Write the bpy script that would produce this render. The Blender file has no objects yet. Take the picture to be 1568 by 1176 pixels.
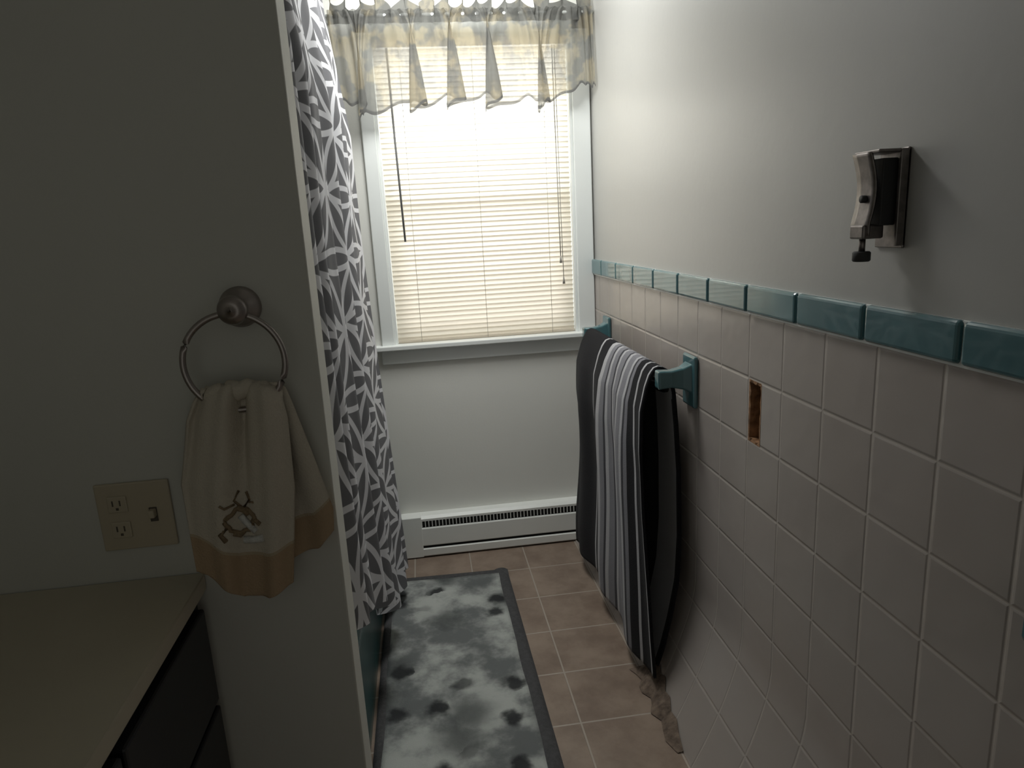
import bpy, math, random
import numpy as np
from mathutils import Matrix, Vector
random.seed(3)
S=bpy.context.scene
col=bpy.context.collection
# ------------------------------------------------------------ node helpers
def new_mat(name):
    m=bpy.data.materials.new(name);m.use_nodes=True
    nt=m.node_tree;nt.nodes.clear()
    out=nt.nodes.new('ShaderNodeOutputMaterial')
    b=nt.nodes.new('ShaderNodeBsdfPrincipled')
    nt.links.new(b.outputs[0],out.inputs[0])
    return m,nt,b,out
def setv(nt,sock,v):
    if isinstance(v,bpy.types.NodeSocket): nt.links.new(v,sock)
    elif isinstance(v,(tuple,list)) and len(v)==3 and sock.type=='RGBA': sock.default_value=(*v,1)
    else: sock.default_value=v
def M(nt,op,a,b=0.0,c=0.0,clamp=False):
    n=nt.nodes.new('ShaderNodeMath');n.operation=op;n.use_clamp=clamp
    setv(nt,n.inputs[0],a);setv(nt,n.inputs[1],b);setv(nt,n.inputs[2],c)
    return n.outputs[0]
def MIX(nt,f,a,b):
    n=nt.nodes.new('ShaderNodeMix');n.data_type='RGBA'
    setv(nt,n.inputs[0],f);setv(nt,n.inputs[6],a);setv(nt,n.inputs[7],b)
    return n.outputs[2]
def NOISE(nt,scale,detail=3,vec=None,rough=.5,dist=0):
    n=nt.nodes.new('ShaderNodeTexNoise');n.inputs['Scale'].default_value=scale
    n.inputs['Detail'].default_value=detail;n.inputs['Roughness'].default_value=rough;n.inputs['Distortion'].default_value=dist
    if vec: nt.links.new(vec,n.inputs['Vector'])
    return n.outputs[0]
def SCALEV(nt,vec,s):
    n=nt.nodes.new('ShaderNodeVectorMath');n.operation='MULTIPLY';nt.links.new(vec,n.inputs[0]);n.inputs[1].default_value=s
    return n.outputs[0]
def POS(nt):
    g=nt.nodes.new('ShaderNodeNewGeometry');s=nt.nodes.new('ShaderNodeSeparateXYZ')
    nt.links.new(g.outputs['Position'],s.inputs[0]);return g.outputs['Position'],s.outputs[0],s.outputs[1],s.outputs[2]
def UVN(nt):
    g=nt.nodes.new('ShaderNodeUVMap');g.uv_map='UVMap';s=nt.nodes.new('ShaderNodeSeparateXYZ')
    nt.links.new(g.outputs[0],s.inputs[0]);return g.outputs[0],s.outputs[0],s.outputs[1]
def SM(nt,x,a,b):
    n=nt.nodes.new('ShaderNodeMapRange');n.interpolation_type='SMOOTHSTEP'
    setv(nt,n.inputs[0],x);n.inputs[1].default_value=a;n.inputs[2].default_value=b
    return n.outputs[0]
def BUMP(nt,b,h,strength=.3,dist=.01):
    n=nt.nodes.new('ShaderNodeBump');n.inputs['Strength'].default_value=strength;n.inputs['Distance'].default_value=dist
    nt.links.new(h,n.inputs['Height']);nt.links.new(n.outputs[0],b.inputs['Normal'])
def simple(name,colr,rough=.5,metal=0,var=.06,nscale=8,bump=0,bscale=200,spec=.5,coat=0):
    m,nt,b,o=new_mat(name)
    p,_,_,_=POS(nt)
    f=NOISE(nt,nscale,3,p)
    c2=tuple(max(0,c*(1-var*2)) for c in colr);c1=tuple(min(1,c*(1+var)) for c in colr)
    nt.links.new(MIX(nt,f,c2,c1),b.inputs['Base Color'])
    b.inputs['Roughness'].default_value=rough;b.inputs['Metallic'].default_value=metal
    b.inputs['Specular IOR Level'].default_value=spec
    b.inputs['Coat Weight'].default_value=coat
    if bump: BUMP(nt,b,NOISE(nt,bscale,3,p),bump,.003)
    return m
# ------------------------------------------------------------ mesh helpers
def link(o,parent=None):
    col.objects.link(o)
    if parent: o.parent=parent
    return o
def empty(name):
    e=bpy.data.objects.new(name,None);e.empty_display_size=.05;return link(e)
def mesh(name,vs,fs,mat,parent=None,smooth=False,uvs=None):
    me=bpy.data.meshes.new(name);me.from_pydata([tuple(v) for v in vs],[],fs)
    me.materials.append(mat)
    if smooth: me.polygons.foreach_set('use_smooth',[True]*len(me.polygons))
    if uvs is not None:
        l=me.uv_layers.new(name='UVMap')
        for lp in me.loops: l.data[lp.index].uv=uvs[lp.vertex_index]
    me.update()
    return link(bpy.data.objects.new(name,me),parent)
BF=[(0,3,2,1),(4,5,6,7),(0,1,5,4),(1,2,6,5),(2,3,7,6),(3,0,4,7)]
def bevel(o,w,seg=2):
    m=o.modifiers.new('bev','BEVEL');m.width=w;m.segments=seg;m.limit_method='ANGLE'
def boxes(name,L,mat,parent=None,bev=0):
    vs=[];fs=[]
    for (x0,x1,y0,y1,z0,z1) in L:
        x0,x1=sorted((x0,x1));y0,y1=sorted((y0,y1));z0,z1=sorted((z0,z1))
        k=len(vs)
        vs+=[(x0,y0,z0),(x1,y0,z0),(x1,y1,z0),(x0,y1,z0),(x0,y0,z1),(x1,y0,z1),(x1,y1,z1),(x0,y1,z1)]
        fs+=[tuple(i+k for i in f) for f in BF]
    o=mesh(name,vs,fs,mat,parent)
    if bev: bevel(o,bev)
    return o
def surf(name,fn,nu,nv,mat,parent=None,uv=None,thick=0,closed_u=False):
    vs=[];uvs=[];fs=[]
    for j in range(nv+1):
        for i in range(nu+1):
            u,v=i/nu,j/nv
            vs.append(fn(u,v));uvs.append(uv(u,v) if uv else (u,v))
    for j in range(nv):
        for i in range(nu):
            a=j*(nu+1)+i;fs.append((a,a+1,a+nu+2,a+nu+1))
    o=mesh(name,vs,fs,mat,parent,True,uvs)
    if thick:
        m=o.modifiers.new('sol','SOLIDIFY');m.thickness=thick;m.offset=0
    return o
def tube(name,pts,r,mat,parent=None,n=12,closed=False,rads=None):
    pts=[Vector(p) for p in pts];vs=[];fs=[];N=len(pts)
    for i,p in enumerate(pts):
        if closed: t=(pts[(i+1)%N]-pts[i-1])
        else: t=(pts[min(i+1,N-1)]-pts[max(i-1,0)])
        t.normalize()
        a=Vector((0,0,1)) if abs(t.z)<.9 else Vector((1,0,0))
        b=t.cross(a).normalized();c=b.cross(t)
        rr=rads[i] if rads else r
        for k in range(n):
            w=2*math.pi*k/n;vs.append(p+rr*(math.cos(w)*b+math.sin(w)*c))
    for i in range(N if closed else N-1):
        for k in range(n):
            j=(i+1)%N
            fs.append((i*n+k,i*n+(k+1)%n,j*n+(k+1)%n,j*n+k))
    if not closed:
        fs.append(tuple(range(n))[::-1]);fs.append(tuple((N-1)*n+k for k in range(n)))
    return mesh(name,vs,fs,mat,parent,True)
def clamp01(x): return max(0,min(1,x))
def lerp(a,b,t): return a+(b-a)*t
def interp(x,xs,ys): return float(np.interp(x,xs,ys))

# ------------------------------------------------------------ materials
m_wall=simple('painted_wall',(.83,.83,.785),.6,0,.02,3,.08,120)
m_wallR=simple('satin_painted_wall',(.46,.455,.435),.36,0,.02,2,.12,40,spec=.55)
m_ceil=simple('ceiling_paint',(.78,.78,.75),.8)
m_white=simple('white_trim_paint',(.87,.90,.885),.4,0,.02,6)
m_heater=simple('heater_enamel',(.86,.88,.85),.4,0,.02,6)
m_dark=simple('dark_gap',(.03,.03,.03),.7)
m_chrome=simple('brushed_nickel',(.40,.36,.34),.34,1,.1,30)
m_metal=simple('aged_metal',(.26,.235,.22),.40,.95,.3,70)
m_teal=simple('teal_glazed_ceramic',(.08,.185,.205),.14,0,.16,9,.05,30,coat=.5)
m_tub=simple('teal_bathtub_enamel',(.05,.15,.155),.25,0,.05,4)
m_counter=simple('cultured_marble_counter',(.55,.50,.385),.35,0,.06,5)
m_vanity=simple('dark_vanity_paint',(.012,.013,.017),.4,0,.1,12)
m_outlet=simple('almond_plastic',(.52,.46,.34),.35,0,.02,5)
m_slot=simple('outlet_slot_dark',(.10,.085,.065),.6)
m_plaster=simple('broken_plaster',(.38,.21,.11),.95,0,.5,60,.8,150)
m_plaster2=simple('exposed_backing',(.66,.52,.36),.95,0,.2,60,.8,150)
m_cord=simple('blind_cord',(.40,.38,.34),.7)
m_wand=simple('tilt_wand',(.22,.22,.22),.3)

def tile_mat():
    m,nt,b,o=new_mat('wall_tile_ceramic')
    P,x,y,z=POS(nt)
    T=.152
    def edge(c,off):
        f=M(nt,'FRACT',M(nt,'DIVIDE',M(nt,'SUBTRACT',c,off),T))
        return M(nt,'MULTIPLY',M(nt,'SUBTRACT',.5,M(nt,'ABSOLUTE',M(nt,'SUBTRACT',f,.5))),T)
    ez_=M(nt,'ADD',edge(z,1.2221-20*T),M(nt,'LESS_THAN',z,.02))
    e=M(nt,'MINIMUM',edge(y,-2.0643-20*T),ez_)
    g=SM(nt,e,.0009,.0024)
    cx=M(nt,'FLOOR',M(nt,'DIVIDE',M(nt,'SUBTRACT',y,-2.0643-20*T),T));cz=M(nt,'FLOOR',M(nt,'DIVIDE',M(nt,'SUBTRACT',z,1.2221-20*T),T))
    cmb=nt.nodes.new('ShaderNodeCombineXYZ');nt.links.new(cx,cmb.inputs[0]);nt.links.new(cz,cmb.inputs[1])
    wn=nt.nodes.new('ShaderNodeTexWhiteNoise');wn.noise_dimensions='3D';nt.links.new(cmb.outputs[0],wn.inputs[0])
    base=MIX(nt,wn.outputs[0],(.39,.355,.33),(.43,.395,.37))
    n=NOISE(nt,3,3,P)
    base=MIX(nt,M(nt,'MULTIPLY',n,.4),base,(.42,.355,.31))
    nt.links.new(MIX(nt,g,(.48,.435,.395),base),b.inputs['Base Color'])
    r=M(nt,'SUBTRACT',.6,M(nt,'MULTIPLY',g,.36));nt.links.new(r,b.inputs['Roughness'])
    h=M(nt,'ADD',M(nt,'MULTIPLY',SM(nt,e,.0005,.006),1.0),M(nt,'MULTIPLY',NOISE(nt,9,2,P),2.2))
    BUMP(nt,b,h,.35,.004)
    return m
m_tile=tile_mat()
def floor_mat():
    m,nt,b,o=new_mat('floor_tile_terracotta')
    P,x,y,z=POS(nt)
    def edge(c,off,T):
        f=M(nt,'FRACT',M(nt,'DIVIDE',M(nt,'SUBTRACT',c,off),T))
        return M(nt,'MULTIPLY',M(nt,'SUBTRACT',.5,M(nt,'ABSOLUTE',M(nt,'SUBTRACT',f,.5))),T)
    e=M(nt,'MINIMUM',edge(x,-.39-.246*20,.246),edge(y,-.508-.241*40,.241))
    g=SM(nt,e,.0016,.0040)
    n=NOISE(nt,7,6,P,.65);n2=NOISE(nt,45,4,P)
    c=MIX(nt,SM(nt,n,.3,.7),(.185,.130,.098),(.31,.235,.182))
    c=MIX(nt,M(nt,'MULTIPLY',n2,.35),c,(.26,.215,.175))
    nt.links.new(MIX(nt,g,(.38,.33,.28),c),b.inputs['Base Color'])
    b.inputs['Roughness'].default_value=.42
    BUMP(nt,b,M(nt,'ADD',g,M(nt,'MULTIPLY',n2,.3)),.3,.004)
    return m
m_floor=floor_mat()
def curtain_mat():
    # trellis of overlapping white-outlined circles on a hexagonal lattice
    m,nt,b,o=new_mat('shower_curtain_fabric')
    uv,u,v=UVN(nt)
    c=.20;H=math.sqrt(3)
    fx=M(nt,'FRACT',M(nt,'DIVIDE',u,c))
    fy=M(nt,'MULTIPLY',M(nt,'FRACT',M(nt,'DIVIDE',v,c*H)),H)
    cur=None
    for k in range(-1,4):
        yy=k*H/2
        for i in range(-1,3):
            xx=i+(.5 if k%2 else 0)
            if xx>2: continue
            dx=M(nt,'SUBTRACT',fx,float(xx));dy=M(nt,'SUBTRACT',fy,float(yy))
            d=M(nt,'SQRT',M(nt,'ADD',M(nt,'MULTIPLY',dx,dx),M(nt,'MULTIPLY',dy,dy)))
            e=M(nt,'ABSOLUTE',M(nt,'SUBTRACT',d,1.0))
            cur=e if cur is None else M(nt,'MINIMUM',cur,e)
    k=SM(nt,cur,.034,.044)
    c=MIX(nt,k,(.84,.84,.88),(.19,.19,.205))
    nt.links.new(c,b.inputs['Base Color']);b.inputs['Roughness'].default_value=.75
    tr=nt.nodes.new('ShaderNodeBsdfTranslucent');nt.links.new(c,tr.inputs[0])
    mx=nt.nodes.new('ShaderNodeMixShader');mx.inputs[0].default_value=.2
    nt.links.new(b.outputs[0],mx.inputs[1]);nt.links.new(tr.outputs[0],mx.inputs[2]);nt.links.new(mx.outputs[0],o.inputs[0])
    return m
m_curtain=curtain_mat()
def blind_mat():
    m,nt,b,o=new_mat('vinyl_blind_slat')
    P,x,y,z=POS(nt)
    c=MIX(nt,NOISE(nt,3,2,P),(.74,.68,.585),(.78,.72,.625))
    nt.links.new(c,b.inputs['Base Color']);b.inputs['Roughness'].default_value=.5
    tr=nt.nodes.new('ShaderNodeBsdfTranslucent');tr.inputs[0].default_value=(.78,.725,.63,1)
    mx=nt.nodes.new('ShaderNodeMixShader');mx.inputs[0].default_value=.40
    nt.links.new(b.outputs[0],mx.inputs[1]);nt.links.new(tr.outputs[0],mx.inputs[2]);nt.links.new(mx.outputs[0],o.inputs[0])
    return m
m_blind=blind_mat()
def valance_mat(name='sheer_valance_fabric',k=1.0):
    m,nt,b,o=new_mat(name)
    uv,u,v=UVN(nt)
    P,x,y,z=POS(nt)
    n=NOISE(nt,10,3,P)
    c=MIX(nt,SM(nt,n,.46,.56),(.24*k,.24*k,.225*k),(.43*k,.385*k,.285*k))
    fold_shade=NOISE(nt,1.0,3,SCALEV(nt,uv,(60,2.0,1)))
    c=MIX(nt,M(nt,'MULTIPLY',SM(nt,fold_shade,.45,.65),.55),c,(.16*k,.16*k,.16*k))  # vertical dark streaks put fold shading into the fabric colour
    hem=SM(nt,v,.955,.975)
    c=MIX(nt,hem,c,(.13,.13,.13))
    nt.links.new(c,b.inputs['Base Color']);b.inputs['Roughness'].default_value=.9
    tr=nt.nodes.new('ShaderNodeBsdfTranslucent');nt.links.new(c,tr.inputs[0])
    mx=nt.nodes.new('ShaderNodeMixShader');mx.inputs[0].default_value=.45
    nt.links.new(b.outputs[0],mx.inputs[1]);nt.links.new(tr.outputs[0],mx.inputs[2])
    tp=nt.nodes.new('ShaderNodeBsdfTransparent');m2=nt.nodes.new('ShaderNodeMixShader')
    a=M(nt,'ADD',.20,M(nt,'MULTIPLY',NOISE(nt,6,3,P),.22))
    a=M(nt,'MULTIPLY',a,1.0 if k==1.0 else .35);a=M(nt,'SUBTRACT',a,M(nt,'MULTIPLY',hem,.2),0,True)
    nt.links.new(a,m2.inputs[0]);nt.links.new(mx.outputs[0],m2.inputs[1]);nt.links.new(tp.outputs[0],m2.inputs[2])
    nt.links.new(m2.outputs[0],o.inputs[0])
    return m
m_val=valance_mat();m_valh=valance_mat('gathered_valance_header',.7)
def ramp_mat(name,stops,rough=.95,axis=0,bump=.5):
    m,nt,b,o=new_mat(name)
    uv,u,v=UVN(nt)
    r=nt.nodes.new('ShaderNodeValToRGB');r.color_ramp.interpolation='CONSTANT'
    els=r.color_ramp.elements
    while len(els)>1: els.remove(els[-1])
    els[0].position=0;els[0].color=(*stops[0][1],1)
    for p,c in stops[1:]:
        e=els.new(p);e.color=(*c,1)
    nt.links.new((u,v)[axis],r.inputs[0])
    P,_,_,_=POS(nt)
    n=NOISE(nt,350,2,P)
    nt.links.new(MIX(nt,M(nt,'MULTIPLY',n,.16),r.outputs[0],(.1,.1,.1)),b.inputs['Base Color'])
    b.inputs['Roughness'].default_value=rough;b.inputs['Specular IOR Level'].default_value=.1
    b.inputs['Sheen Weight'].default_value=.05
    BUMP(nt,b,n,bump,.003)
    return m
K=(.008,.008,.011);W=(.50,.50,.52);G=(.25,.25,.275);D=(.06,.06,.07)
m_towel=ramp_mat('striped_terry_towel',[(0,K),(.33,W),(.35,K),(.45,W),(.49,G),(.53,D),(.545,W),(.57,G),(.61,D),(.63,W),(.65,G),(.70,D),(.715,W),(.74,G),(.79,W),(.81,D),(.825,G),(.85,K),(.90,W),(.915,K),(.975,W),(.985,K)])
m_htowel=ramp_mat('cream_terry_towel',[(0,(.62,.565,.465)),(.775,(.50,.41,.28)),(.79,(.46,.335,.21))],axis=1)
def rug_mat():
    m,nt,b,o=new_mat('watercolor_floral_rug')
    P,x,y,z=POS(nt)
    nz=nt.nodes.new('ShaderNodeTexNoise');nz.inputs['Scale'].default_value=16;nz.inputs['Detail'].default_value=4
    nt.links.new(P,nz.inputs['Vector'])
    vm=nt.nodes.new('ShaderNodeVectorMath');vm.operation='MULTIPLY_ADD'
    nt.links.new(nz.outputs['Color'],vm.inputs[0]);vm.inputs[1].default_value=(.085,.085,0);nt.links.new(P,vm.inputs[2])
    def vor(sc,lo,hi,r0,r1):
        vo=nt.nodes.new('ShaderNodeTexVoronoi');vo.inputs['Scale'].default_value=sc;vo.voronoi_dimensions='2D'
        nt.links.new(vm.outputs[0],vo.inputs['Vector'])
        sep=nt.nodes.new('ShaderNodeSeparateColor');nt.links.new(vo.outputs['Color'],sep.inputs[0])
        spot=M(nt,'SUBTRACT',1.0,SM(nt,vo.outputs['Distance'],r0,r1))
        return M(nt,'MULTIPLY',spot,SM(nt,sep.outputs[0],lo,hi))
    big=SM(nt,NOISE(nt,5,5,P,.6),.38,.60)
    c=MIX(nt,big,(.15,.16,.16),(.43,.45,.43))
    c=MIX(nt,M(nt,'MULTIPLY',vor(4.5,.4,.6,.05,.5),.8),c,(.075,.082,.082))
    c=MIX(nt,M(nt,'MULTIPLY',vor(8.0,.45,.55,.14,.38),.93),c,(.028,.03,.032))
    nt.links.new(c,b.inputs['Base Color']);b.inputs['Roughness'].default_value=.95
    b.inputs['Specular IOR Level'].default_value=.1
    BUMP(nt,b,NOISE(nt,300,2,P),.5,.003)
    return m
m_rug=rug_mat()
m_rugb=simple('rug_border_tape',(.065,.065,.068),.8,0,.3,90,.6,250)

# ------------------------------------------------------------ room shell
XL=-1.78;YB=-4.4;ZC=2.62
boxes('floor',[(XL-.1,.12,YB,.12,-.1,0)],m_floor)
boxes('ceiling',[(XL-.1,.12,YB,.12,ZC,ZC+.1)],m_ceil)
wx0,wx1,wz0,wz1=-.885,-.08,.975,2.2
boxes('wall_back',[(XL-.1,wx0,0,.12,0,ZC),(wx1,.12,0,.12,0,ZC),(wx0,wx1,0,.12,0,wz0),(wx0,wx1,0,.12,wz1,ZC)],m_wall)
boxes('wall_left',[(XL-.1,XL,YB,0,0,ZC)],m_wall)
PX=-.925
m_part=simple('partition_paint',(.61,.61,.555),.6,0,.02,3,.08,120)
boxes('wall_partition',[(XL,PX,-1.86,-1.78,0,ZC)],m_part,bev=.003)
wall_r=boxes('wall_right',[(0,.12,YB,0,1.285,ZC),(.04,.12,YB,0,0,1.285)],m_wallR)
wr=empty('tile_wainscot')
def flare(z): 
    return -.135*max(0,1-z/.38)**1.5
zs=[0]+[.38*i/10 for i in range(1,11)]+[.918,1.067,1.23]
ys=[0,-1.461,-1.518,YB]
vs=[];fs=[]
for z in zs:
    for y in ys: vs.append((flare(z)-.004,y,z))
n=len(ys)
for j in range(len(zs)-1):
    for i in range(n-1):
        if i==1 and abs(zs[j]-.918)<1e-6: continue
        a=j*n+i;fs.append((a,a+n,a+n+1,a+1))
mesh('tile_field',vs,fs,m_tile,wr,True)
random.seed(5)
hy0,hy1,hz0,hz1=-1.461,-1.518,.918,1.067
hx=.028
def ring(x,k,jit):
    pts=[];N=7
    for a,b in (((hy0,hz0),(hy1,hz0)),((hy1,hz0),(hy1,hz1)),((hy1,hz1),(hy0,hz1)),((hy0,hz1),(hy0,hz0))):
        for i in range(N):
            t=i/N;y=lerp(a[0],b[0],t);z=lerp(a[1],b[1],t)
            yc,zc=(hy0+hy1)/2,(hz0+hz1)/2
            s=k-random.random()*jit
            pts.append((x+random.random()*.003*(jit>0),yc+(y-yc)*s,zc+(z-zc)*(1-(1-s)*.45)))
    return pts
r0=ring(-.0045,1.04,0);r1=ring(-.0055,.88,.16);r2=ring(hx,.95,.1)
V=r0+r1+r2;n=len(r0);F=[]
for i in range(n):
    j=(i+1)%n;F+=[(i,j,n+j,n+i),(n+i,n+j,2*n+j,2*n+i)]
mesh('hole_edge',V,F,m_plaster,wall_r)
boxes('hole_backing',[(hx-.004,hx+.006,hy0,hy1,hz0,hz1)],m_plaster2,wall_r)
top=[(-1.02,.01),(-1.05,.035),(-1.08,.055),(-1.11,.075),(-1.14,.06),(-1.17,.07),(-1.20,.045),(-1.235,.05),(-1.27,.03),(-1.31,.035),(-1.35,.018),(-1.40,.006)]
vs=[];fs=[]
for y,z in top: vs+=[(flare(z)-.007,y,z),(flare(0)-.030-.012*math.sin(y*60),y,.003)]
for i in range(len(top)-1): fs.append((2*i,2*i+1,2*i+3,2*i+2))
mesh('broken_tile_patch',vs,fs,simple('crumbled_mortar',(.20,.15,.115),.95,0,.6,50,.9,120),wr)
caps=[];y=-2.0978-.2148*8
while y<-.001:
    caps.append((-.016,0,y+.0025,min(y+.2148-.0025,-.002),1.226,1.289));y+=.2148
o=boxes('teal_cap_tiles',caps,m_teal,wr);bevel(o,.007,3)
boxes('cap_grout',[(-.0085,-.0005,YB,0,1.222,1.288)],m_white,wr)

# ------------------------------------------------------------ window
win=empty('window_1')
fr=[(wx0-.055,wx0,-.018,0,.95,2.26),(wx1,-.006,-.018,0,.95,2.26),(wx0-.055,-.006,-.018,0,wz1,2.27)]
boxes('casing',fr,m_white,win,.004)
boxes('inner_stop',[(wx0,wx0+.012,-.006,.11,wz0,wz1),(wx1-.012,wx1,-.006,.11,wz0,wz1),(wx0,wx1,0,.11,wz1-.012,wz1)],m_white,win,.002)
boxes('sill',[(wx0-.085,-.004,-.045,.1,.955,.976)],m_white,win,.004)
boxes('apron',[(wx0-.06,-.006,-.014,0,.893,.955)],m_white,win,.003)
sash=[(wx0+.012,wx1-.012,.075,.1,1.57,1.61),(wx0+.012,wx1-.012,.075,.1,.977,1.03),(wx0+.012,wx1-.012,.075,.1,2.14,2.19),(wx0+.012,wx0+.05,.075,.1,.977,2.19),(wx1-.05,wx1-.012,.075,.1,.977,2.19)]
boxes('sash',sash,m_white,win,.003)
mg,nt,b,o_=new_mat('window_glass')
tp=nt.nodes.new('ShaderNodeBsdfTransparent');nt.links.new(tp.outputs[0],o_.inputs[0])
boxes('glass',[(wx0+.04,wx1-.04,.086,.09,1.0,2.16)],mg,win)
bl=empty('window_blind')
bx0,bx1=wx0+.014,wx1-.014
vs=[];fs=[]
zz=.99;pitch=.0205;tilt=math.radians(66);w=.025
k=0
while zz<2.15:
    cs=[]
    for i in range(5):
        t=(i/4-.5);d=t*w;bow=.002*(1-4*t*t)
        cs.append((.022+d*math.cos(tilt)+bow*math.sin(tilt), zz-d*math.sin(tilt)*1+bow*math.cos(tilt)))
    base=len(vs)
    sag=.0006*math.sin(k*1.7)
    for xx in (bx0,bx1):
        for (y,z) in cs: vs.append((xx,y,z+sag))
    for i in range(4): fs.append((base+i,base+i+1,base+6+i,base+5+i))
    zz+=pitch;k+=1
mesh('slats',vs,fs,m_blind,bl,True)
boxes('headrail',[(bx0,bx1,.004,.04,2.155,2.187)],m_blind,bl,.002)
boxes('bottom_rail',[(bx0,bx1,.010,.034,.978,.988)],m_blind,bl,.002)
for i,fx in enumerate((.13,.5,.87)):
    xx=lerp(bx0,bx1,fx)
    tube('ladder_cord_%d'%i,[(xx,.006,.98),(xx,.006,2.16)],.0009,m_cord,bl,6)
tube('tilt_wand',[(-.815,-.004,2.15),(-.812,-.008,1.8),(-.805,-.01,1.405)],.0045,m_wand,bl,8)
tube('lift_cord',[(-.155,0,2.15),(-.152,-.008,1.5),(-.15,-.008,1.30)],.0022,m_cord,bl,6)
tube('lift_cord_b',[(-.145,0,2.15),(-.143,-.008,1.5),(-.14,-.008,1.21)],.0016,m_cord,bl,6)
tube('cord_tassel',[(-.15,-.008,1.31),(-.15,-.008,1.28)],.006,m_cord,bl,8,rads=[.003,.006])
tube('cord_tassel_b',[(-.14,-.008,1.22),(-.14,-.008,1.19)],.006,m_cord,bl,8,rads=[.003,.006])

# valance + rod
va=empty('window_valance')
random.seed(11)
ph=[random.random()*6 for _ in range(8)]
vx0,vx1=-1.02,-.012
NF=5.6
def val(u,v):
    th=u*2*math.pi*NF+1.3*math.sin(u*8+ph[0])
    edge=clamp01(u*10)*clamp01((1-u)*10)
    x=lerp(vx0,vx1,u)+(v**.5)*.070*math.sin(th)*edge+.012*v*math.sin(3*th+1)*edge
    f=math.cos(th)
    g=math.sin(u*2*math.pi*31+ph[1]+1.5*math.sin(u*13))
    zb=1.916+.014*f+.020*math.sin(th)+.010*math.sin(u*2*math.pi*1.7+ph[3])+(.035*clamp01((u-.84)/.08))+.007*g+.008*math.sin(3*th)
    z=lerp(2.262,zb,v)
    return (x,-.098+(.004+.034*v)*f*.8+.008*g*(1-v*.5)-.01*v,z)
surf('sheer_panel',val,460,40,m_val,va)
def hd(u,v):
    x=lerp(vx0,vx1,u);f=math.sin(u*2*math.pi*15+2.5*math.sin(u*11))
    return (x+.014*v*math.cos(u*115),-.094+.012*f*(.3+v),lerp(2.215,2.288+.024*f+.010*math.sin(u*47),v))
surf('header_ruffle',hd,300,8,m_valh,va,uv=lambda u,v:(u,v*.95))
tube('rod',[(vx0-.005,-.085,2.245),(vx1+.004,-.085,2.245)],.007,m_white,va,10)
tube('rod_return_a',[(vx0-.005,-.085,2.245),(vx0-.005,0,2.245)],.007,m_white,va,10)
tube('rod_return_b',[(vx1+.004,-.085,2.245),(vx1+.004,0,2.245)],.007,m_white,va,10)

# ------------------------------------------------------------ heater
he=empty('baseboard_heater')
hx0,hx1=-.925,-.02
prof=[(0,.197),(-.045,.197),(-.058,.186),(-.058,.176)]
def ext(name,prof,x0,x1,mat,th=.002):
    vs=[(x0,y,z) for y,z in prof]+[(x1,y,z) for y,z in prof];n=len(prof)
    o=mesh(name,vs,[(i,i+1,n+i+1,n+i) for i in range(n-1)],mat,he)
    m=o.modifiers.new('s','SOLIDIFY');m.thickness=th
ext('top_cover',prof,hx0,hx1,m_heater)
ext('front_panel',[(-.058,.146),(-.062,.14),(-.062,.062),(-.056,.056)],hx0,hx1,m_heater)
ext('bottom_lip',[(-.056,.046),(-.064,.042),(-.064,.012),(-.058,.006),(0,.006)],hx0,hx1,m_heater)
boxes('dark_core',[(hx0+.01,hx1-.01,-.048,-.005,.03,.185)],m_dark,he)
boxes('end_cap',[(hx0-.005,hx0+.085,-.0645,0,.005,.1985)],m_heater,he,.003)
boxes('grille_fins',[(hx0+.085+i*.0155,hx0+.0885+i*.0155,-.058,-.045,.148,.176) for i in range(52)],m_heater,he)

# ------------------------------------------------------------ tub
tb=empty('bathtub')
tx0,tx1,ty0,ty1,tz=XL+.005,-.998,-1.775,-.004,.40
vs=[];fs=[]
def rr(cx,cy,hx_,hy_,r,z,n=8):
    P=[]
    for q,(sx,sy) in enumerate(((1,1),(-1,1),(-1,-1),(1,-1))):
        for i in range(n+1):
            a=math.pi/2*q+math.pi/2*i/n
            P.append((cx+sx*(hx_-r)+r*math.cos(a),cy+sy*(hy_-r)+r*math.sin(a),z))
    return P
cx,cy=(tx0+tx1)/2,(ty0+ty1)/2;HX,HY=(tx1-tx0)/2,(ty1-ty0)/2
rings=[rr(cx,cy,HX-.008,HY,.01,0),rr(cx,cy,HX-.006,HY,.01,tz-.06),rr(cx,cy,HX,HY,.012,tz-.045),rr(cx,cy,HX,HY,.012,tz-.01),rr(cx,cy,HX-.01,HY-.01,.012,tz),rr(cx,cy,HX-.07,HY-.08,.12,tz),rr(cx,cy,HX-.09,HY-.1,.14,tz-.03),rr(cx,cy,HX-.15,HY-.2,.15,.09),rr(cx,cy,HX-.25,HY-.35,.1,.07)]
n=len(rings[0])
for r_ in rings: vs+=r_
for k in range(len(rings)-1):
    for i in range(n):
        j=(i+1)%n;fs.append((k*n+i,k*n+j,(k+1)*n+j,(k+1)*n+i))
fs.append(tuple((len(rings)-1)*n+i for i in range(n)))
mesh('tub_shell',vs,fs,m_tub,tb,True)

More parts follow.
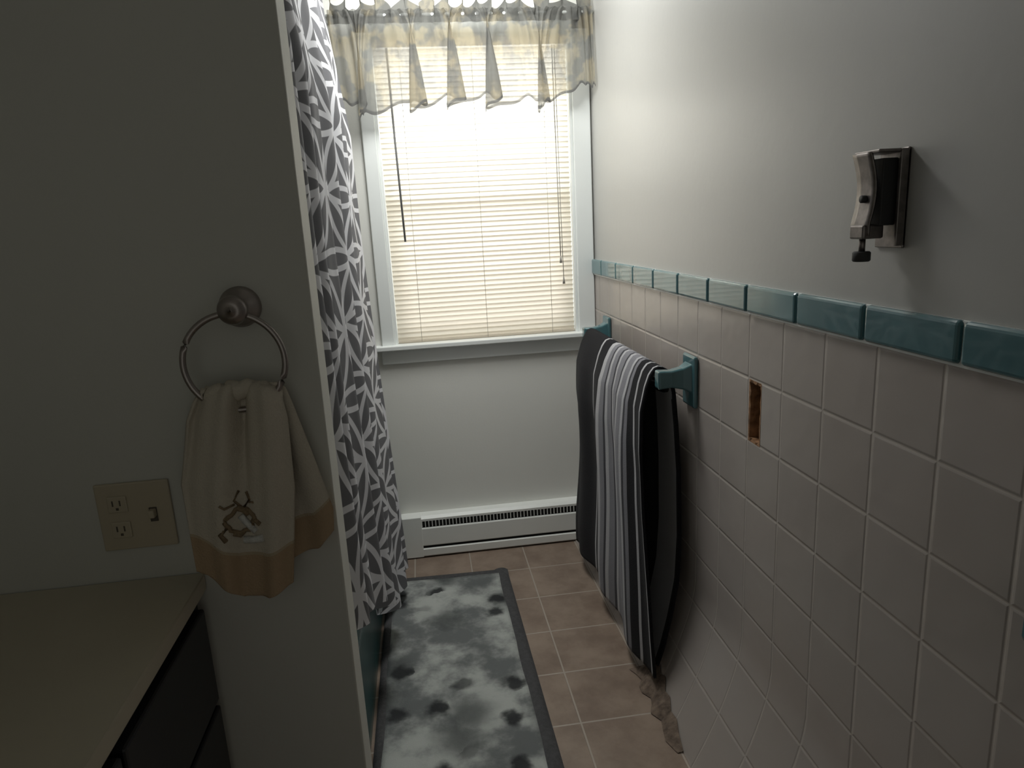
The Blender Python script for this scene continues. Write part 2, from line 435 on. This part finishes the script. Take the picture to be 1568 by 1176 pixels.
# ------------------------------------------------------------ shower curtain
sc=empty('shower_curtain')
cy0,cy1=-.27,-1.66
NU=360
def cbase(z): return interp(z,[.05,.6,1.4,1.8,2.2,2.45],[-.945,-.962,-.985,-.985,-1.03,-1.045])
def cpos(u,z):
    y=lerp(cy0,cy1,u)
    zn=clamp01((2.45-z)/2.35)
    A=lerp(.022,.036,zn)
    p=u*2*math.pi*6.3+1.1*math.sin(u*7.3+.6)+.25*math.sin(z*1.7+u*5)
    x=cbase(z)+A*math.sin(p+1.2)+.006*math.sin(2.3*p+z*1.3)
    y+=.022*math.cos(p)*zn+.01*math.sin(z*2.1+u*13)
    return x,y
def hem(u): 
    return interp(u,[0,.15,.3,.5,.75,1],[.06,.07,.13,.29,.52,.64])
def cur(u,v):
    z=lerp(2.43,hem(u),v);x,y=cpos(u,z)
    return (x,y,z)
arc=[0]
for i in range(1,NU+1):
    a=cpos((i-1)/NU,1.2);b_=cpos(i/NU,1.2);arc.append(arc[-1]+math.dist(a,b_))
surf('curtain_fabric',cur,NU,90,m_curtain,sc,uv=lambda u,v:(arc[int(round(u*NU))],lerp(2.43,hem(u),v)))
tube('curtain_rod',[(-1.045,-.002,2.47),(-1.045,-1.778,2.47)],.0125,m_chrome,sc,14)
for i in range(12):
    y=lerp(cy0-.01,cy1+.02,i/11)
    tube('ring_%d'%i,[(-1.045+.022*math.sin(a*math.pi/8),y,2.458+.028*math.cos(a*math.pi/8)) for a in range(16)],.002,m_chrome,sc,6,closed=True)

# ------------------------------------------------------------ bath mat
bm=empty('bath_mat')
def matpt(a,b,z):
    x=lerp(-.996,-.487,a)
    y=lerp(-.245,-1.62,b)
    return (x+lerp(0,.014,b)*a, y-.02*a, z)
surf('mat_field',lambda u,v:matpt(.045+.875*u,.03+.94*v,.0125+.001*math.sin(u*9+v*17)),30,60,m_rug,bm,thick=.006)
def strip(nm,a0,a1,b0,b1):
    surf(nm,lambda u,v:matpt(lerp(a0,a1,u),lerp(b0,b1,v),.005+.012*math.sin(math.pi*clamp01((u if (a1-a0)<(b1-b0) else v)*.96+.02))**.5),8 if a1-a0<b1-b0 else 40,8 if a1-a0>=b1-b0 else 60,m_rugb,bm)
strip('border_left',0,.07,0,1);strip('border_right',.89,1,0,1);strip('border_back',0,1,0,.040);strip('border_front',0,1,.960,1)

# ------------------------------------------------------------ towel bar
tbar=empty('towel_bar')
bxx,bz=-.088,1.0
for nm,yc_,s in (('near',-1.115,1),('far',-.225,-1)):
    boxes('base_'+nm,[(-.018,-.005,yc_-.045,yc_+.045,.915,1.065)],m_teal,tbar,.006)
    vs=[];secs=[(-.012,.030,.955,1.045),(-.04,.020,.968,1.03),(-.072,.017,.975,1.024),(-.112,.019,.972,1.026)]
    for (x,h,z0,z1) in secs:
        vs+=[(x,yc_-h,z0),(x,yc_+h,z0),(x,yc_+h,z1),(x,yc_-h,z1)]
    fs=[(0,1,2,3),(15,14,13,12)]
    for k in range(3):
        for i in range(4):
            j=(i+1)%4;fs.append((k*4+i,(k+1)*4+i,(k+1)*4+j,k*4+j))
    o=mesh('arm_'+nm,vs,fs,m_teal,tbar);bevel(o,.006,3)
boxes('bar',[(bxx-.009,bxx+.009,-1.11,-.23,bz-.009,bz+.009)],m_white,tbar,.002)

# bath towel
bt=empty('bath_towel')
P=[(-.150,.075),(-.156,.2),(-.160,.4),(-.162,.6),(-.158,.78),(-.148,.90),(-.128,.97),(-.112,1.005),(-.098,1.022),(-.084,1.024),(-.068,1.016),(-.056,.995),(-.046,.95),(-.040,.85),(-.036,.7),(-.040,.5),(-.052,.36),(-.078,.24),(-.104,.14),(-.122,.085)]
L=[0]
for i in range(1,len(P)): L.append(L[-1]+math.dist(P[i-1],P[i]))
L=[l/L[-1] for l in L]
def tw(u,v):
    x=interp(v,L,[p[0] for p in P]);z=interp(v,L,[p[1] for p in P])
    front=v<.5
    down=clamp01((1.0-z)/.9)
    yf=lerp(-.265,-.165 if front else -.24,down**1.3)
    yn=lerp(-1.075,-1.165 if front else -1.13,down**.8)
    y=lerp(yf,yn,u)
    am=.013*min(1,down*3) if front else .004*min(1,down*3)
    x+=am*math.sin(u*2*math.pi*3.2+.8+z*1.2)-( .012*min(1,down*3)*math.sin(z*7+1)*(1-u) if front else 0)
    y+=.008*math.sin(z*6+u*3)*down
    if front: z+=.02*math.sin(u*5)*clamp01((.4-z)/.3)+(-.02*(1-u)+.012*u)*clamp01((.5-z)/.4)
    return (x,y,z)
surf('terry_cloth',tw,90,160,m_towel,bt,thick=.009,uv=lambda u,v:(lerp(u,.92+.07*u,clamp01((v-.53)/.03)),v))

# ------------------------------------------------------------ metal wall bracket
wb=empty('wall_mount_bracket')
boxes('back_plate',[(-.005,0,-1.952,-1.885,1.384,1.536)],m_metal,wb,.0015)
boxes('side_flange',[(-.016,0,-1.952,-1.946,1.388,1.534)],m_metal,wb,.001)
boxes('top_plate',[(-.052,0,-1.950,-1.888,1.5295,1.5345)],m_metal,wb,.0015)
def br(u,v):
    z=lerp(1.532,1.405,v);x=-.052+.010*math.sin(math.pi*min(1,v*1.15))+.004*v
    return (x,lerp(-1.932,-1.885,u),z)
surf('curved_arm',br,4,24,m_metal,wb,thick=.003)
boxes('dark_gap_block',[(-.034,-.008,-1.936,-1.900,1.42,1.522)],m_dark,wb,.002)  # solid dark block standing in for shade in the open gap
tube('rivet',[(-.038,-1.908,1.462),(-.049,-1.908,1.462)],.006,m_dark,wb,14)
boxes('lower_lug',[(-.056,-.02,-1.928,-1.892,1.400,1.422)],m_metal,wb,.003)
tube('screw_shaft',[(-.044,-1.91,1.402),(-.044,-1.91,1.378)],.005,m_metal,wb,12)
tube('thumb_knob',[(-.044,-1.91,1.380),(-.044,-1.91,1.378),(-.044,-1.91,1.366),(-.044,-1.91,1.364)],.014,m_dark,wb,16,rads=[.012,.014,.014,.012])

tp_=empty('toilet_paper_holder')
boxes('base',[(-.018,-.005,-2.42,-2.29,.88,1.02)],m_teal,tp_,.006)
boxes('post',[(-.055,-.012,-2.31,-2.283,.915,.985),(-.055,-.012,-2.42,-2.393,.915,.985)],m_teal,tp_,.008)
tube('roller',[(-.045,-2.305,.95),(-.045,-2.40,.95)],.012,m_white,tp_,14)

# ------------------------------------------------------------ towel ring
YW=-1.86
tr_=empty('towel_ring')
def disc(nm,c,rs,mat,par,n=40):
    vs=[];fs=[]
    for (y,r) in rs:
        for k in range(n):
            a=2*math.pi*k/n;vs.append((c[0]+r*math.cos(a),y,c[1]+r*math.sin(a)))
    for j in range(len(rs)-1):
        for k in range(n):
            l=(k+1)%n;fs.append((j*n+k,(j+1)*n+k,(j+1)*n+l,j*n+l))
    fs.append(tuple(range((len(rs)-1)*n,len(rs)*n)))
    return mesh(nm,vs,fs,mat,par,True)
disc('mount',(-1.030,1.352),[(YW,.031),(YW-.006,.031),(YW-.012,.027),(YW-.02,.017),(YW-.034,.014),(YW-.040,.019),(YW-.050,.022),(YW-.058,.019),(YW-.062,.010),(YW-.063,.001)],m_chrome,tr_)
rcx,rcz,rr_,ry=-1.039,1.274,.073,-1.905
tube('ring',[(rcx+rr_*math.sin(a),ry,rcz+rr_*math.cos(a)) for a in [2*math.pi*i/64 for i in range(64)]],.0048,m_chrome,tr_,12,closed=True)
ht=empty('hand_towel')
def hfront(u,v):
    z0=1.243-.012*(2*u-1)**2
    zb=interp(u,[0,.12,.45,.75,1],[.955,.948,.902,.898,.915])
    z=lerp(z0,zb,v)
    xl=interp(v,[0,.15,.5,1],[-1.098,-1.118,-1.140,-1.135]);xr=interp(v,[0,.15,.5,1],[-.978,-.972,-.975,-.995])
    f=math.sin(u*2*math.pi*2.1+.6)*.012+math.sin(u*2*math.pi*4.3+v*2)*.004
    f+=-.010*math.exp(-((u-.42-.1*v)/.07)**2)*(1-v)+.012*math.exp(-((u-.56-.05*v)/.05)**2)*(1-v)
    y=-1.918-.008*v+f*(1-.45*v)+.004*math.sin(v*5+u*4)
    if v<.06: y+=.016*(1-v/.06)**2
    return (lerp(xl,xr,u),min(y,-1.9),z)
surf('front_layer',hfront,90,90,m_htowel,ht,thick=.005)
def hback(u,v):
    z0=1.238
    zb=interp(u,[0,.5,.85,1],[.95,.94,.955,.985])
    z=lerp(z0,zb,v)
    xl=interp(v,[0,.3,1],[-1.09,-1.10,-1.10]);xr=interp(v,[0,.15,.5,.85,1],[-.978,-.967,-.945,-.925,-.928])
    f=math.sin(u*2*math.pi*2.6+2.2)*.007
    y=-1.886+f
    if v<.06: y-=.014*(1-v/.06)**2
    return (lerp(xl,xr,u),min(y,-1.868),z)
surf('back_layer',hback,60,70,m_htowel,ht,thick=.005)
tube('top_fold',[(lerp(-1.096,-.98,i/20),-1.903+.004*math.sin(i*1.1),1.232-.012*(2*i/20-1)**2+.003*math.sin(i*1.7)) for i in range(21)],.014,m_htowel,ht,12,rads=[.006]+[.014]*19+[.006])
m_th=simple('brown_embroidery',(.30,.22,.13),.9,0,.3,200,.5,400)
m_th2=simple('pale_embroidery',(.72,.72,.68),.9,0,.2,200,.5,400)
GRID=[hfront(i/60,j/80) for i in range(61) for j in range(81)]
def onf(x,z):
    p=min(GRID,key=lambda p:(p[0]-x)**2+(p[2]-z)**2)
    return (x,p[1]-.0035,z)
def stitch(nm,pts,r,mat): tube(nm,[onf(*p) for p in pts],r,mat,ht,6)
ex,ez=-1.058,1.035
stitch('wreath',[(ex+.019*math.cos(a)*(1+.12*math.sin(5*a)),ez-.004+.019*math.sin(a)*(1+.1*math.cos(7*a))) for a in [2*math.pi*i/30 for i in range(31)]],.0036,m_th)
stitch('deer_neck',[(ex+.0,ez+.004),(ex+.008,ez-.010),(ex+.020,ez-.024)],.0055,m_th2)
stitch('deer_head',[(ex-.004,ez+.018),(ex+.006,ez+.012),(ex+.012,ez+.004)],.005,m_th)
stitch('antler_l',[(ex+.002,ez+.018),(ex-.006,ez+.030),(ex+.002,ez+.044)],.0022,m_th)
stitch('antler_r',[(ex+.006,ez+.016),(ex+.016,ez+.028),(ex+.012,ez+.040)],.0022,m_th)
stitch('tine',[(ex-.006,ez+.024),(ex-.018,ez+.022),(ex-.024,ez+.028)],.0020,m_th)
stitch('tine_b',[(ex+.014,ez+.024),(ex+.022,ez+.024)],.0018,m_th)
stitch('holly',[(ex-.018,ez-.008),(ex-.028,ez-.018),(ex-.022,ez-.030)],.004,m_th)
stitch('holly_b',[(ex-.012,ez-.022),(ex-.004,ez-.028),(ex+.002,ez-.022)],.004,m_th)
stitch('leaf',[(ex+.018,ez-.002),(ex+.028,ez-.012)],.004,m_th)
stitch('deer_body',[(ex+.0,ez-.036),(ex+.014,ez-.038),(ex+.030,ez-.034)],.006,m_th2)

# ------------------------------------------------------------ outlet
ou=empty('electrical_outlet')
ox0,ox1,oz0,oz1=-1.289,-1.177,.977,1.089
boxes('cover_plate',[(ox0,ox1,YW-.006,YW,oz0,oz1)],m_outlet,ou,.0025)
boxes('receptacle',[(ox0+.017,ox0+.047,YW-.009,YW-.004,1.041,1.069),(ox0+.017,ox0+.047,YW-.009,YW-.004,.998,1.026)],m_outlet,ou,.004)
sl=[]
for zc_ in (1.057,1.014):
    sl+=[(ox0+.025,ox0+.027,YW-.0096,YW-.006,zc_-.004,zc_+.005),(ox0+.036,ox0+.038,YW-.0096,YW-.006,zc_-.004,zc_+.005),(ox0+.030,ox0+.034,YW-.0096,YW-.006,zc_-.011,zc_-.007)]
boxes('slots',sl,m_slot,ou)
boxes('switch_collar',[(ox1-.035,ox1-.023,YW-.0075,YW-.004,1.021,1.045)],m_slot,ou,.001)
boxes('switch_toggle',[(ox1-.034,ox1-.024,YW-.018,YW-.004,1.030,1.043)],m_outlet,ou,.002)

# ------------------------------------------------------------ vanity
vn=empty('vanity_cabinet')
vx=-1.15;vy0,vy1=YW-.002,-2.86;zc_=.921
boxes('carcass',[(XL+.002,vx-.015,vy1+.02,vy0,.09,zc_-.03),(XL+.002,vx-.07,vy1+.02,vy0,0,.09)],m_vanity,vn,.003)
doors=[]
for a,b_ in ((-1.885,-2.20),(-2.21,-2.52),(-2.53,-2.83)):
    doors+=[(vx-.016,vx+.003,b_,a,.70,.87),(vx-.016,vx+.003,b_,a,.12,.69)]
boxes('doors',doors,m_vanity,vn,.004)
sc2=(-1.50,-2.32)
def ctop(u,v):
    x=lerp(XL+.002,vx+.004,u);y=lerp(vy0,vy1,v)
    d=math.hypot((x-sc2[0])/.19,(y-sc2[1])/.25)
    z=zc_
    if d<1: z-=.12*(1-d*d)**.6
    return (x,y,z)
surf('countertop',ctop,80,100,m_counter,vn)
boxes('counter_edge',[(vx-.02,vx+.004,vy1,vy0,zc_-.03,zc_-.0005),(XL+.002,vx,vy1,vy1+.02,zc_-.03,zc_-.0005)],m_counter,vn,.004)
boxes('backsplash',[(XL+.002,XL+.02,vy1,vy0,zc_,zc_+.09)],m_counter,vn,.003)

# ------------------------------------------------------------ lights
def area(name,loc,rot,sx,sy,p,c,shape='RECTANGLE'):
    l=bpy.data.lights.new(name,'AREA');l.shape=shape;l.size=sx;l.size_y=sy;l.energy=p;l.color=c
    o=bpy.data.objects.new(name,l);o.location=loc;o.rotation_euler=rot;link(o);return o
xc=(wx0+wx1)/2
area('sky_light_upper',(xc,.30,2.05),(math.radians(-78),0,0),1.0,.75,27,(.91,.97,1.0))
area('sky_light_lower',(xc,.30,1.25),(math.radians(-90),0,0),1.0,.7,5.5,(.98,.97,.94))
cl=empty('added_fill_light')  # unseen ceiling fixture, added to brighten the window end of the room
vs=[];fs=[];n=40
lx,ly=-.60,-.66
for (r_,z) in ((.29,ZC),(.29,ZC-.03),(.275,ZC-.04),(.001,ZC-.04)):
    for k in range(n):
        a=2*math.pi*k/n;vs.append((lx+r_*math.cos(a),ly+r_*math.sin(a),z))
for j in range(3):
    for k in range(n):
        l=(k+1)%n;fs.append((j*n+k,(j+1)*n+k,(j+1)*n+l,j*n+l))
mesh('added_fill_pan',vs,fs,m_white,cl,True)  # out-of-view housing made up to go with the added fill
lo=area('added_fill_lamp',(lx,ly,ZC-.105),(math.radians(14),0,0),.54,.54,16.5,(.99,1.0,.97),'DISK');lo.parent=cl  # added fill for back wall, curtain and floor, not a known fitting
w=bpy.data.worlds.new('world');S.world=w;w.use_nodes=True
bg=w.node_tree.nodes['Background'];bg.inputs[0].default_value=(1.0,1,.92,1);bg.inputs[1].default_value=.18
S.view_settings.view_transform='Standard'
S.view_settings.look='None'
S.view_settings.exposure=0
# ------------------------------------------------------------ camera
yw,pt,rl,F=0.1228,-0.2282,-0.0538,1050.5752
fwd=np.array([np.sin(yw)*np.cos(pt),np.cos(yw)*np.cos(pt),np.sin(pt)])
r=np.cross(fwd,[0,0,1]);r/=np.linalg.norm(r);u=np.cross(r,fwd)
R=np.cos(rl)*r+np.sin(rl)*u;U=-np.sin(rl)*r+np.cos(rl)*u
cd=bpy.data.cameras.new('camera');cd.sensor_fit='HORIZONTAL';cd.sensor_width=36;cd.lens=36*F/1568;cd.clip_start=.02
co=bpy.data.objects.new('camera',cd);link(co)
co.matrix_world=Matrix(((R[0],U[0],-fwd[0],-0.7545),(R[1],U[1],-fwd[1],-2.9552),(R[2],U[2],-fwd[2],1.4523),(0,0,0,1)))
S.camera=co
